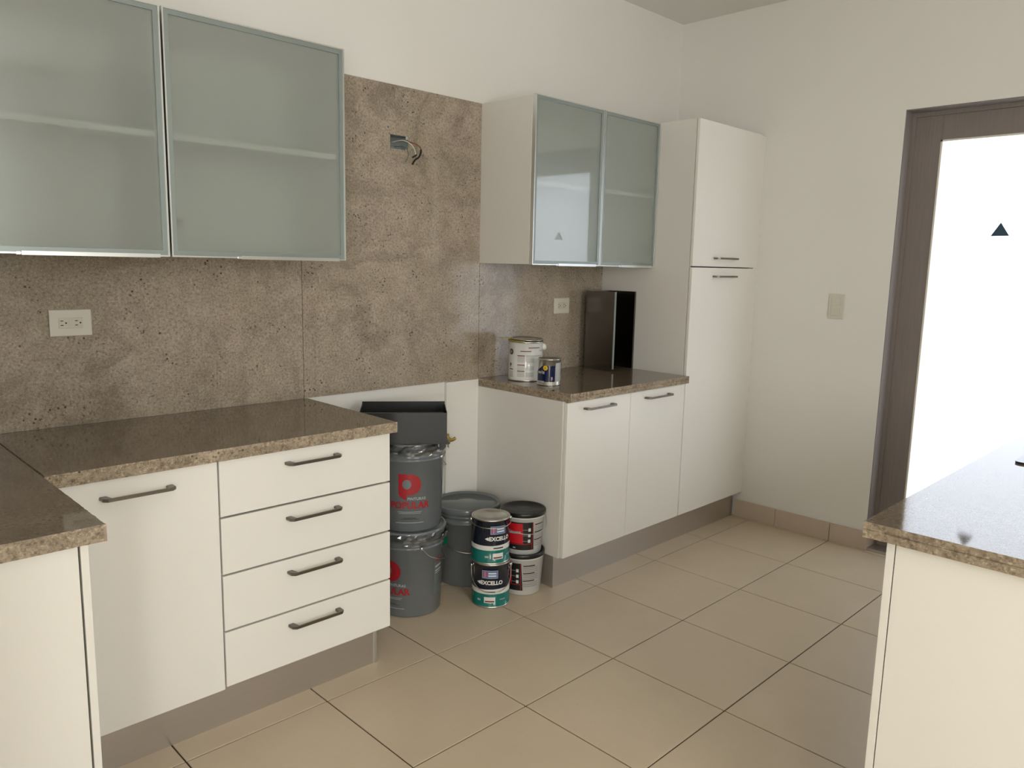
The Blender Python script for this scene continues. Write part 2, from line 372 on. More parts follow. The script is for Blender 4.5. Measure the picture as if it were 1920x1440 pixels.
# ------------------------------------------------------------------ left run
YF, YB = -0.583, 0.004
t = thing('base_cabinet', 'white base cabinet with one handled door beside the drawer unit', 'cabinet', (0.715, -0.29, 0.0))
carcass(t, 0.47, 0.938, YF + 0.021, YB, 0.15, 0.8625)
d = front('door', t, 0.478, 0.9365, YF, 0.143, 0.861); handle(d, 0.712, YF, 0.812)
t = thing('drawer_unit', 'white base unit with four handled drawers at the end of the counter', 'drawer unit', (1.245, -0.29, 0.0))
carcass(t, 0.9405, 1.549, YF + 0.021, YB, 0.15, 0.8625)
for z0, z1 in ((0.149, 0.3245), (0.3305, 0.5035), (0.5095, 0.683), (0.689, 0.861)):
    d = front('drawer', t, 0.9415, 1.549, YF, z0, z1); handle(d, 1.2455, YF, (z0 + z1) / 2 + 0.044)
t = thing('plinth', 'brown-grey metal kickboard under the drawer unit', 'kickboard', (1.0, -0.53, 0))
obj('board', BX(0.44, 1.508, -0.533, -0.517, 0.0, 0.149), 'plinth_metal', t)
obj('corner_trim', boxes((1.508, 1.524, -0.536, -0.50, 0.0, 0.149), bev=0.003), 'aluminium', t)

def counter(parent, x0, x1, y0, y1, groove):
    """stone slab: flat polished top, rough pitched edges with real relief; groove = depth of the joint between the two layers"""
    per = []
    for (ax, ay), (bx, by), nrm in (((x0, y0), (x1, y0), (0, -1)), ((x1, y0), (x1, y1), (1, 0)), ((x1, y1), (x0, y1), (0, 1)), ((x0, y1), (x0, y0), (-1, 0))):
        n = max(2, int(math.hypot(bx - ax, by - ay) / 0.009))
        for k in range(n):
            f = k / n; nn = Vector((nrm[0], nrm[1], 0)); free = 0.0 if k == 0 or nrm == (0, 1) else 1.0
            per.append((Vector((ax + (bx - ax) * f, ay + (by - ay) * f, 0)), nn, free))
    bm = bmesh.new(); rings = []
    zs = [ZCB, 0.867, 0.8715, 0.8765, 0.8805, 0.8822, 0.8839, 0.888, 0.8925, 0.897, ZC]
    for z in zs:
        ring = []
        for p, nn, free in per:
            q = Vector((p.x, p.y, z)); d = 0.0018 * mnoise.noise(q * 75) + 0.0013 * mnoise.noise(q * 190) - 0.0014
            if z in (ZCB, ZC): d = d * 0.6 - 0.001
            if z == 0.8822: d -= groove
            ring.append(bm.verts.new(q + nn * d * free))
        rings.append(ring)
    n = len(per)
    for k in range(len(zs) - 1):
        for i in range(n): bm.faces.new((rings[k][i], rings[k][(i + 1) % n], rings[k + 1][(i + 1) % n], rings[k + 1][i])).material_index = 1
    bm.faces.new(rings[-1]).material_index = 0; bm.faces.new(list(reversed(rings[0]))).material_index = 1
    return obj('slab', bm, ['stone_top', 'stone_edge'], parent)
t = thing('worktop', 'L-shaped brown stone worktop over the drawer unit and short return', 'worktop', (0.72, -0.3, ZCB))
counter(t, 0.4895, 1.566, -0.604, -0.0005, 0.0006)
counter(t, XL0 + 0.001, 0.4880, -1.070, -0.0005, 0.0006)
# short return with end panel towards the room
t = thing('end_cabinet', 'white cabinet return with plain end panel under the short counter', 'cabinet', (0.16, -0.8, 0))
obj('end_panel', BX(XL0 + 0.001, 0.437, -1.052, -1.034, 0.0, 0.8625, bev=0.001), 'laminate', t)
obj('body', BX(XL0 + 0.001, 0.432, -1.033, -0.62, 0.12, 0.861), 'carcass_white', t)
for y0, y1 in ((-1.051, -0.845), (-0.842, -0.63)):
    obj('door', BX(0.4415, 0.457, y0, y1, 0.10, 0.861, bev=0.001), 'laminate', t)
obj('kickboard', BX(0.36, 0.376, -1.03, -0.62, 0.0, 0.118), 'plinth_metal', t)

# ------------------------------------------------------------------ right run
RF = -0.573
t = thing('base_cabinet', 'white base cabinet with two handled doors between paint buckets and tall pantry', 'cabinet', (2.945, -0.29, 0.0))
carcass(t, 2.484, 3.406, RF + 0.020, YB - 0.005, 0.150, 0.8625)
for x0, x1 in ((2.4925, 2.945), (2.948, 3.4035)):
    d = front('door', t, x0, x1, RF, 0.151, 0.858, bev=0.003); handle(d, (x0 + x1) / 2 - 0.015, RF, 0.822, 0.21)
t = thing('worktop', 'short brown stone worktop carrying the two paint cans', 'worktop', (2.945, -0.3, ZCB))
counter(t, 2.486, 3.4075, -0.594, -0.0005, 0.0022)
t = thing('plinth', 'silver metal kickboard under the base cabinet and pantry', 'kickboard', (3.25, -0.52, 0))
obj('board', BX(2.5, 4.066, -0.523, -0.508, 0.0, 0.149), 'plinth_metal', t)
obj('return_board', BX(2.487, 2.5, -0.523, -0.03, 0.0, 0.149), 'plinth_metal', t)
# pantry
PX0, PX1, PT = 3.411, 4.040, 2.175
t = thing('tall_pantry', 'tall white pantry cabinet with upper and lower handled doors', 'cabinet', (3.74, -0.29, 0.15))
carcass(t, PX0, PX1, RF + 0.021, YB - 0.002, 0.150, PT)
d = front('door', t, PX0 + 0.0015, PX1 - 0.004, RF, 0.151, 1.4515, bev=0.004); handle(d, 3.712, RF, 1.4065, 0.21)
d = front('door', t, PX0 + 0.0015, PX1 - 0.004, RF, 1.4565, PT, bev=0.004); handle(d, 3.712, RF, 1.5, 0.21)
obj('filler_strip', boxes((PX1 - 0.001, XW - 0.001, RF + 0.006, RF + 0.021, 0.151, 1.4535), (PX1 - 0.001, XW - 0.001, RF + 0.006, RF + 0.021, 1.4545, PT - 0.004)), 'laminate', t)

# ------------------------------------------------------------------ glazed wall cabinets
def glazed_door(parent, x0, x1, z0, z1, y, hinge):
    """hinge: -1 left, +1 right"""
    f = 0.019
    def frame(w0, w1, ya, yb):
        return boxes((x0 + w0, x1 - w0, ya, yb, z1 - w1, z1 - w0), (x0 + w0, x1 - w0, ya, yb, z0 + w0, z0 + w1), (x0 + w0, x0 + w1, ya, yb, z0 + w1, z1 - w1), (x1 - w1, x1 - w0, ya, yb, z0 + w1, z1 - w1))
    d = obj('door', frame(0, 0.0045, y, y + 0.020), 'aluminium', parent)
    obj('frame_lip', frame(0.0045, f, y + 0.003, y + 0.020), 'aluminium_dull', d)
    obj('glass_pane', BX(x0 + 0.0075, x1 - 0.0075, y + 0.0062, y + 0.0102, z0 + 0.0075, z1 - 0.0075), 'frosted_glass', d)
    xa = x0 + (x1 - x0) * 0.36
    obj('pull_strip', boxes((xa, x1 - 0.03, y - 0.004, y + 0.001, z0 - 0.003, z0 + 0.008), (xa - 0.012, xa - 0.002, y - 0.003, y + 0.001, z0 - 0.002, z0 + 0.006)), 'aluminium', d)
    hx = x0 + 0.034 if hinge < 0 else x1 - 0.034
    for hz in (z0 + 0.10, z1 - 0.10):
        obj('hinge', boxes((hx - 0.009, hx + 0.009, y + 0.0105, y + 0.04, hz - 0.013, hz + 0.013), bev=0.002), 'nickel', d)
def glazed_cabinet(label, x0, x1, z0, z1, yf, doors, shelf, gl=0.0, gr=0.0):
    t = thing('wall_cabinet', label, 'cabinet', ((x0 + x1) / 2, -0.16, z0))
    carcass(t, x0 + gl, x1 - gr, yf + 0.021, -0.001, z0 + 0.002, z1 - 0.002)
    obj('shelf', BX(x0 + 0.024, x1 - 0.024, yf + 0.0225, -0.011, shelf - 0.009, shelf + 0.009), 'carcass_white', t)
    for a, b, h in doors: glazed_door(t, a, b, z0, z1, yf, h)
    return t
UZ0, UZL, UZR = 1.4465, 2.163, 2.1715
glazed_cabinet('wall cabinet with frosted glass door, its twin between it and the tall stone slab', 0.317, 0.9275, UZ0, UZL, -0.33, [(0.317, 0.9265, -1)], 1.803, 0.0, 0.006)
glazed_cabinet('wall cabinet with frosted glass door ending beside the tall stone slab', 0.9325, 1.543, UZ0, UZL, -0.33, [(0.9325, 1.543, -1)], 1.803, 0.006, 0.0)
glazed_cabinet('wall cabinet with two narrower frosted glass doors beside the tall pantry', 2.484, 3.408, UZ0, UZR, -0.345, [(2.4855, 2.9535, -1), (2.9565, 3.4065, 1)], 1.805)

# ------------------------------------------------------------------ island
t = thing('worktop', 'brown stone worktop of the island in front of the glazed door', 'worktop', (2.5, -2.45, ZCB))
counter(t, 1.726, 3.30, -2.765, -2.120, 0.0022)
t = thing('island_cabinet', 'cream white island cabinet with plain side panel', 'cabinet', (2.5, -2.45, 0))
obj('side_panel', BX(1.746, 1.764, -2.745, -2.186, 0.0, 0.8625, bev=0.001), 'laminate', t)
obj('body', BX(1.766, 3.27, -2.745, -2.186, 0.11, 0.861), 'carcass_white', t)
for k in range(3): obj('door', BX(1.747 + k * 0.508, 1.747 + k * 0.508 + 0.505, -2.1835, -2.166, 0.08, 0.860, bev=0.001), 'laminate', t)
obj('kickboard', BX(1.766, 3.27, -2.25, -2.235, 0.0, 0.10), 'plinth_metal', t)
# cooktop let in near the far end
bm = bmesh.new(); a, b, c, e = 2.62, 3.20, -2.705, -2.207; rr = 0.018; pts = []
for (px, py, a0) in ((b - rr, e - rr, 0), (a + rr, e - rr, 90), (a + rr, c + rr, 180), (b - rr, c + rr, 270)):
    for k in range(5):
        an = math.radians(a0 + k * 22.5); pts.append((px + rr * math.cos(an), py + rr * math.sin(an)))
prism(bm, pts, 'z', ZC, ZC + 0.006)
t = tag(obj('cooktop', bm, 'black_glass'), 'thin black glass slab with rounded corners lying on the island', 'cooktop')

# ------------------------------------------------------------------ electrics
def outlet(label, x0, x1, z0, z1, pale):
    t = thing('wall_outlet', label, 'outlet', ((x0 + x1) / 2, 0, z0), 'outlets in the stone backsplash')
    W, H = x1 - x0, z1 - z0; cx, cz = (x0 + x1) / 2, (z0 + z1) / 2
    obj('plate', BX(x0, x1, -0.0075, -0.0002, z0, z1, bev=0.0028), 'plastic_white', t)
    w2, h2 = W * 0.28, H * 0.20
    obj('surround', boxes((cx - w2 - 0.002, cx + w2 + 0.002, -0.0079, -0.007, cz - h2 - 0.002, cz + h2 + 0.002)), 'plastic_white', t)
    r = obj('receptacle', BX(cx - w2, cx + w2, -0.0095, -0.007, cz - h2, cz + h2, bev=0.001), 'plastic_ivory', t)
    for s in (-1, 1):
        for hz in (-1, 1):
            obj('slot_shade', BX(cx + s * W * 0.17 - 0.009, cx + s * W * 0.17 - 0.001, -0.0098, -0.0085, cz + hz * 0.007 - 0.0013, cz + hz * 0.007 + 0.0013), 'slot_shade_black', r)  # raised black block, colour stands for shade in the opening
        bm = bmesh.new()
        prism(bm, [(cx + s * W * 0.17 + 0.0065 + 0.0028 * math.cos(q * math.pi / 5), cz + 0.0028 * math.sin(q * math.pi / 5)) for q in range(10)], 'y', -0.0098, -0.0085)
        obj('ground_hole_shade', bm, 'slot_shade_black', r)  # raised black disc, also painted-in shade of an opening
    obj('test_button', BX(cx - 0.006, cx + 0.006, -0.0104, -0.009, cz - 0.007, cz + 0.008, bev=0.0005), 'plastic_ivory', r)
outlet('white horizontal power outlet above the long counter', 0.670, 0.792, 1.190, 1.274, True)
outlet('white power outlet beside the steel duct cover', 3.010, 3.130, 1.195, 1.277, True)

t = thing('light_switch', 'white double rocker light switch on the wall by the glazed door', 'switch', (XW, -1.036, 1.2))
obj('plate', BX(XW - 0.008, XW - 0.0003, -1.077, -0.995, 1.200, 1.329, bev=0.003), 'plastic_white', t)
for z in (1.236, 1.290):
    obj('rocker_surround', BX(XW - 0.0088, XW - 0.007, -1.062, -1.010, z - 0.0215, z + 0.0215), 'plastic_white', t)
    obj('rocker', BX(XW - 0.0118, XW - 0.0075, -1.060, -1.012, z - 0.0195, z + 0.0195, bev=0.0015), 'plastic_white', t)

t = thing('junction_box', 'open galvanised junction box with loose wires in the tall stone slab', 'junction box', (2.02, 0.0, JZ0))
e = 0.0015
obj('box', boxes((JX0, JX1, 0.052, 0.0595, JZ0, JZ1), (JX0, JX0 + e, -0.001, 0.052, JZ0, JZ1), (JX1 - e, JX1, -0.001, 0.052, JZ0, JZ1), (JX0, JX1, -0.001, 0.052, JZ0, JZ0 + e), (JX0, JX1, -0.001, 0.052, JZ1 - e, JZ1)), 'galvanised', t)
for q in ((JX1 - 0.014, JX1 - 0.002, -0.003, 0.0, JZ1 - 0.014, JZ1 - 0.001), (JX1 - 0.016, JX1 - 0.004, -0.003, 0.0, JZ0 - 0.001, JZ0 + 0.007)): obj('lug', boxes(q, bev=0.001), 'tin', t)
W_ = {'wire_red': [(2.03, 0.04, 1.95), (2.05, -0.005, 1.95), (2.085, -0.03, 1.94), (2.102, -0.04, 1.925), (2.098, -0.045, 1.905), (2.088, -0.048, 1.885)],
      'wire_white': [(2.01, 0.045, 1.945), (2.03, -0.012, 1.95), (2.055, -0.035, 1.935), (2.068, -0.045, 1.91), (2.070, -0.048, 1.89)],
      'wire_green': [(2.025, 0.04, 1.93), (2.042, -0.01, 1.925), (2.052, -0.02, 1.90), (2.045, -0.024, 1.88), (2.034, -0.026, 1.862)],
      'tape_black': [(2.099, -0.046, 1.918), (2.096, -0.047, 1.902), (2.084, -0.05, 1.884), (2.066, -0.05, 1.872), (2.050, -0.05, 1.852)]}
for k, p in W_.items(): obj('wire' if k != 'tape_black' else 'tape', TUBE(p, 0.0022 if k != 'tape_black' else 0.0042), k, t)
obj('tape', TUBE([(2.072, -0.05, 1.893), (2.060, -0.052, 1.886), (2.05, -0.052, 1.880)], 0.0036), 'tape_black', t)
t = thing('gas_valve', 'small brass gas valve on the wall behind the stacked pails', 'valve', (2.28, 0.0, 0.62))
obj('pipe', TUBE([(2.262, -0.007, 0.632), (2.262, -0.03, 0.632), (2.262, -0.055, 0.632)], 0.009, 10), 'brass', t)
obj('valve_body', lathe(bmesh.new(), [(0.006, 0.612), (0.013, 0.618), (0.013, 0.645), (0.007, 0.651), (0.007, 0.664)], 2.262, -0.045, 16), 'brass', t)
obj('lever', TUBE([(2.258, -0.045, 0.636), (2.275, -0.05, 0.632), (2.290, -0.053, 0.634), (2.300, -0.055, 0.640)], 0.008, 8), 'brass', t)

# ------------------------------------------------------------------ printing on round containers
def flat_text(body, size, bold=0.0, squash=1.0):
    cu = bpy.data.curves.new('txt', 'FONT'); cu.body = body; cu.size = size; cu.offset = bold; cu.align_x = 'CENTER'; cu.align_y = 'CENTER'; cu.resolution_u = 3
    o = bpy.data.objects.new('txt', cu); COL.objects.link(o)
    dg = bpy.context.evaluated_depsgraph_get(); me = bpy.data.meshes.new_from_object(o.evaluated_get(dg))
    bm = bmesh.new(); bm.from_mesh(me); bpy.data.objects.remove(o); bpy.data.curves.remove(cu); bpy.data.meshes.remove(me)
    for v in bm.verts: v.co.x *= squash
    return bm
def flat_poly(outline):
    bm = bmesh.new(); bm.faces.new([bm.verts.new((x, y, 0)) for x, y in outline]); return bm
def flat_rect(w_, h_, cx=0, cy=0, skew=0.0):
    bm = bmesh.new(); n = max(2, int(w_ / 0.006)); rows = []
    for j in (0, 1):
        rows.append([bm.verts.new((cx + (i / n - 0.5) * w_, cy + (j - 0.5) * h_ + skew * (i / n - 0.5), 0)) for i in range(n + 1)])
    for i in range(n): bm.faces.new((rows[0][i], rows[0][i + 1], rows[1][i + 1], rows[1][i]))
    return bm
def wrap(bm, cx, cy, rfun, az, zc, off=0.0006):
    """bend a flat drawing (x right, y up, metres) round an upright body; az = azimuth of its middle"""
    bmesh.ops.triangulate(bm, faces=list(bm.faces))
    for _ in range(4):
        es = [e for e in bm.edges if abs(e.verts[0].co.x - e.verts[1].co.x) > 0.006]
        if not es: break
        bmesh.ops.subdivide_edges(bm, edges=es, cuts=1); bmesh.ops.triangulate(bm, faces=[f for f in bm.faces if len(f.verts) > 3])
    for v in bm.verts:
        z = zc + v.co.y; r = rfun(z); a = az + v.co.x / r; r += off
        v.co = Vector((cx + r * math.cos(a), cy + r * math.sin(a), z))
    return bm
def az_to_cam(x, y): return math.atan2(CAM.y - y, CAM.x - x)
def bail(parent, cx, cy, r, z, az, sag, mat='tin', rad=0.0016, nseg=14, out=0.004):
    """wire carrying handle hanging down in front, ears at az +- 90 degrees"""
    pts = []
    for k in range(nseg + 1):
        q = math.pi * k / nseg; a = az - math.pi / 2 + q
        rr = r + out + 0.004 * math.sin(q); pts.append((cx + rr * math.cos(a), cy + rr * math.sin(a), z - sag * math.sin(q) ** 0.6))
    h_ = obj('handle', TUBE(pts, rad, 6), mat, parent)
    for s in (-1, 1):
        a = az + s * math.pi / 2
        obj('ear', lathe(bmesh.new(), [(0.002, z - 0.008), (0.007, z - 0.005), (0.007, z + 0.005), (0.002, z + 0.008)], cx + (r + 0.003) * math.cos(a), cy + (r + 0.003) * math.sin(a), 10), mat, parent)
    return h_

# ------------------------------------------------------------------ five-gallon pails
def pail(label, cx, cy, z, mat, group, handle_az, sag):
    t = thing('paint_pail', label, 'pail', (cx, cy, z), group)
    R = lambda zz: 0.131 + (zz - z) / 0.36 * 0.012
    prof = [(0.126, z), (0.131, z + 0.004), (0.1415, z + 0.292), (0.1485, z + 0.294), (0.1485, z + 0.303), (0.1425, z + 0.305), (0.1432, z + 0.322), (0.1495, z + 0.324), (0.1495, z + 0.333), (0.1440, z + 0.335), (0.1445, z + 0.345)]
    obj('body', lathe(bmesh.new(), prof, cx, cy, 64), mat, t)
    lp = [(0.1495, z + 0.338), (0.1525, z + 0.341), (0.1525, z + 0.362), (0.150, z + 0.3665), (0.144, z + 0.367), (0.1415, z + 0.358), (0.134, z + 0.357), (0.131, z + 0.361), (0.05, z + 0.361), (0.045, z + 0.364), (0.02, z + 0.364)]
    obj('lid', lathe(bmesh.new(), lp, cx, cy, 64, cap0=False), mat, t)
    bail(t, cx, cy, 0.145, z + 0.30, handle_az, sag)
    return t, R
def film(parent, cx, cy, z0, z1, r, seed, tuck=0.32, lift=1.0):
    """crumpled clear wrapping film round a lid"""
    bm = bmesh.new(); n, k = 72, 10; rows = []
    for j in range(k + 1):
        f = j / k; row = []
        for i in range(n):
            a = 2 * math.pi * i / n
            nz = mnoise.noise(Vector((math.cos(a) * 4 + seed, math.sin(a) * 4, f * 2.2))) ; n2 = mnoise.noise(Vector((math.cos(a) * 11 + seed, math.sin(a) * 11, f * 5)))
            if f < 0.6: rr = r + 0.007 + 0.008 * nz * (1 - f) + 0.007 * n2; zz = z0 + (z1 - z0) * f / 0.6 + 0.008 * n2
            else: rr = r * (1 - (f - 0.6) / 0.4 * tuck) + 0.003 * nz; zz = z1 + (0.005 * nz + 0.004 * n2 + 0.006) * lift
            row.append(bm.verts.new((cx + rr * math.cos(a), cy + rr * math.sin(a), zz)))
        rows.append(row)
    for j in range(k):
        for i in range(n):
            bm.faces.new((rows[j][i], rows[j][(i + 1) % n], rows[j + 1][(i + 1) % n], rows[j + 1][i])).smooth = False
    return obj('wrapping_film', bm, 'clear_film', parent)
def popular_print(t, cx, cy, R, az, z):
    """red P emblem with the maker's name below"""
    o = []
    # P silhouette: stem with a cut foot, round bowl
    o += [(-0.046, 0.049)] + [(0.002 + 0.044 * math.sin(q * math.pi / 12), 0.005 + 0.044 * math.cos(q * math.pi / 12)) for q in range(0, 13)]
    o += [(-0.013, -0.039), (-0.013, -0.060)] + [(-0.025, -0.056), (-0.038, -0.047), (-0.045, -0.036), (-0.046, -0.02)]
    e_ = obj('emblem', wrap(flat_poly(o), cx, cy, R, az, z + 0.195), 'print_red', t)
    ring = bmesh.new(); n = 16
    for r0, r1 in ((0.0245, 0.0262),):
        A = [ring.verts.new((0.002 + r0 * math.sin(math.pi * i / n), 0.005 + r0 * math.cos(math.pi * i / n), 0)) for i in range(n + 1)]
        B = [ring.verts.new((0.002 + r1 * math.sin(math.pi * i / n), 0.005 + r1 * math.cos(math.pi * i / n), 0)) for i in range(n + 1)]
        for i in range(n): ring.faces.new((A[i], A[i + 1], B[i + 1], B[i]))
    obj('emblem_line', wrap(ring, cx, cy, R, az, z + 0.195, 0.001), 'print_maroon', e_)
    b = flat_poly([(-0.012 + 0.0 + 0.018 * math.cos(q * math.pi / 9), 0.008 + 0.020 * math.sin(q * math.pi / 9)) for q in range(18)])
    obj('emblem_window', wrap(b, cx, cy, R, az, z + 0.193, 0.001), t.get('_pm', 'pail_grey'), e_)
    b = flat_text('PINTURAS', 0.0165, 0.0002); bmesh.ops.translate(b, verts=list(b.verts), vec=(0.028, 0, 0))
    obj('small_print', wrap(b, cx, cy, R, az, z + 0.140), 'print_pale', t)
    obj('lettering', wrap(flat_text('POPULAR', 0.0385, 0.0014, 0.97), cx, cy, R, az, z + 0.112), 'print_red', t)
    for zz, w_ in ((0.086, 0.10), (0.080, 0.09), (0.060, 0.05), (0.055, 0.075)):
        obj('fine_print', wrap(flat_rect(w_, 0.0018), cx, cy, R, az, z + zz), 'print_black' if zz < 0.07 else 'print_pale', t)
    obj('print_line', wrap(flat_rect(0.115, 0.0022), cx, cy, R, az, z + 0.040), 'print_pale', t)

P1 = (1.905, -0.228)
A1 = az_to_cam(*P1)
t, R = pail('lower grey paint pail on the floor under another, red lettering turned aside', *P1, 0.0005, 'pail_grey', 'grey paint pails', A1 + 1.9, 0.09)
popular_print(t, *P1, R, A1 - 0.60, 0.0)
film(t, *P1, 0.312, 0.356, 0.153, 3.1, 0.06, 0.5)
b = flat_rect(0.052, 0.165); obj('side_label', wrap(b, *P1, R, A1 + 1.02, 0.165), 'pail_grey_dark', t)
for zz, hh, mm in ((0.232, 0.022, 'print_maroon'), (0.236, 0.003, 'print_pale'), (0.203, 0.008, 'print_pale'), (0.185, 0.006, 'print_pale'), (0.175, 0.003, 'print_pale'), (0.125, 0.002, 'print_black')):
    obj('label_print', wrap(flat_rect(0.042, hh, 0, 0, 0.004), *P1, R, A1 + 1.02, zz, 0.0012), mm, t)
t, R = pail('upper grey paint pail with red emblem, stacked on another under the black tray', *P1, 0.3675, 'pail_grey', 'grey paint pails', A1 + 2.6, 0.08)
popular_print(t, *P1, R, A1, 0.3675)
film(t, *P1, 0.3675 + 0.318, 0.3675 + 0.356, 0.153, 8.4)
P3 = (2.285, -0.162)
t, R = pail('plain grey lidded pail standing alone in the corner behind the small cans', *P3, 0.0005, 'pail_grey', 'grey paint pails', az_to_cam(*P3) + 0.15, 0.13)
obj('green_tag', BX(2.062, 2.085, -0.262, -0.258, 0.235, 0.275, bev=0.001), 'green_plastic', t)

# ------------------------------------------------------------------ black tray on the pails
def tray():
    c = Vector((1.853, -0.255, 0.7365)); d = Vector((0.6, 0.8, 0)); r = Vector((0.8, -0.6, 0)); hw, hd, H, th = 0.17, 0.10, 0.129, 0.003
    t = thing('black_tray', 'open black sheet-metal tray lying on top of the stacked pails', 'tray', tuple(c))
    def quadbox(x0, x1, y0, y1, z0, z1):
        bm = bmesh.new(); box(bm, x0, x1, y0, y1, z0, z1, bev=0.0008)
        for v in bm.verts: v.co = c + r * v.co.x + d * v.co.y + Vector((0, 0, v.co.z))
        return bm
    obj('bottom', quadbox(-hw, hw, -hd, hd, 0, th), 'tray_black', t)
    obj('side', quadbox(-hw, hw, -hd, -hd + th, th, H - 0.003), 'tray_black', t)
    obj('side', quadbox(-hw, hw, hd - th, hd, th, H + 0.008), 'tray_black', t)
    obj('side', quadbox(hw - th, hw, -hd + th, hd - th, th, H), 'tray_black', t)
    # end wall flaring outwards
    bm = bmesh.new(); prism(bm, [(-hw, 0.0), (-hw + th, 0.0), (-hw + th, H), (-hw, H)], 'y', -hd + th, hd - th)
    for v in bm.verts: v.co = c + r * v.co.x + d * v.co.y + Vector((0, 0, v.co.z))
    obj('side', bm, 'tray_black', t)
    bm = bmesh.new(); box(bm, -hw + 0.012, hw - 0.012, -hd + th, -hd + 0.018, H - 0.006, H - 0.003)
    for v in bm.verts: v.co = c + r * v.co.x + d * v.co.y + Vector((0, 0, v.co.z))
    obj('flange', bm, 'tray_black', t)
tray()

# ------------------------------------------------------------------ gallon cans
def gallon(label, cx, cy, z, az, bail_az, sag):
    t = thing('paint_can', label, 'paint can', (cx, cy, z), 'navy and teal gallon cans')
    r, H = 0.0815, 0.1935; R = lambda zz: r
    obj('body', lathe(bmesh.new(), [(r - 0.002, z), (r + 0.0018, z + 0.001), (r + 0.0018, z + 0.005), (r, z + 0.006), (r, z + 0.062), (r, z + 0.082), (r, z + H - 0.006), (r + 0.0018, z + H - 0.005), (r + 0.0018, z + H), (r - 0.004, z + H), (r - 0.008, z + H - 0.006)], cx, cy, 56, mats=[0, 0, 0, 1, 2, 3, 3, 0, 0, 0], cap1=False), ['tin', 'can_teal', 'can_white', 'can_navy'], t)
    obj('lid', lathe(bmesh.new(), [(r - 0.006, z + H - 0.008), (r - 0.010, z + H - 0.001), (r - 0.014, z + H - 0.001), (r - 0.017, z + H - 0.005), (0.02, z + H - 0.004)], cx, cy, 48), 'tin', t)
    bail(t, cx, cy, r, z + H - (0.016 if sag < 0.03 else 0.03), bail_az, sag)
    # slanted white stripe continues upwards to the right
    obj('stripe', wrap(flat_rect(0.30, 0.010, 0, 0, 0.012), cx, cy, R, az + 0.2, z + 0.079, 0.0004), 'can_white', t)
    obj('stripe_print', wrap(flat_rect(0.045, 0.005), cx, cy, R, az + 0.02, z + 0.072, 0.0009), 'print_black', t)
    e_ = obj('emblem', wrap(flat_rect(0.070, 0.036), cx, cy, R, az, z + 0.150), 'emblem_blue', t)
    for w_, h_, x, y, mm in ((0.066, 0.0018, 0, 0.0165, 'print_pale'), (0.066, 0.0018, 0, -0.0165, 'print_pale'), (0.0018, 0.034, -0.033, 0, 'print_pale'), (0.0018, 0.034, 0.033, 0, 'print_pale'), (0.018, 0.024, -0.021, 0, 'emblem_pink'), (0.003, 0.026, -0.021, 0, 'print_pale'), (0.034, 0.006, 0.010, 0.005, 'print_white'), (0.034, 0.006, 0.010, -0.006, 'print_white')):
        obj('emblem_print', wrap(flat_rect(w_, h_, x, y), cx, cy, R, az, z + 0.150, 0.0011), mm, e_)
    b = flat_text('EXCELLO', 0.0235, 0.0010, 0.98); bmesh.ops.translate(b, verts=list(b.verts), vec=(0.008, 0, 0))
    obj('lettering', wrap(b, cx, cy, R, az, z + 0.112, 0.0012), 'print_white', t)
    obj('arrow', wrap(flat_poly([(-0.058, 0.001), (-0.044, 0.008), (-0.041, 0.004), (-0.041, -0.004), (-0.044, -0.007)]), cx, cy, R, az, z + 0.112, 0.0012), 'print_white', t)
    lb = obj('paper_label', wrap(flat_rect(0.048, 0.026), cx, cy, R, az, z + 0.036), 'print_white', t)
    obj('label_print', wrap(flat_rect(0.040, 0.006), cx, cy, R, az, z + 0.030, 0.0012), 'print_maroon', lb)
    obj('fine_print', wrap(flat_rect(0.016, 0.008), cx, cy, R, az - 0.6, z + 0.034), 'print_pale', t)
    obj('fine_print', wrap(flat_rect(0.028, 0.0035), cx, cy, R, az + 0.72, z + 0.036), 'print_pale', t)
E1 = (2.190, -0.430); AE = az_to_cam(*E1)
gallon('lower navy and teal paint can on the floor tiles', *E1, 0.0005, AE - 0.05, AE + 0.08, 0.092)
gallon('upper navy and teal paint can with bare metal lid', E1[0] - 0.004, E1[1] + 0.003, 0.1945, AE + 0.42, AE + 0.15, 0.016)

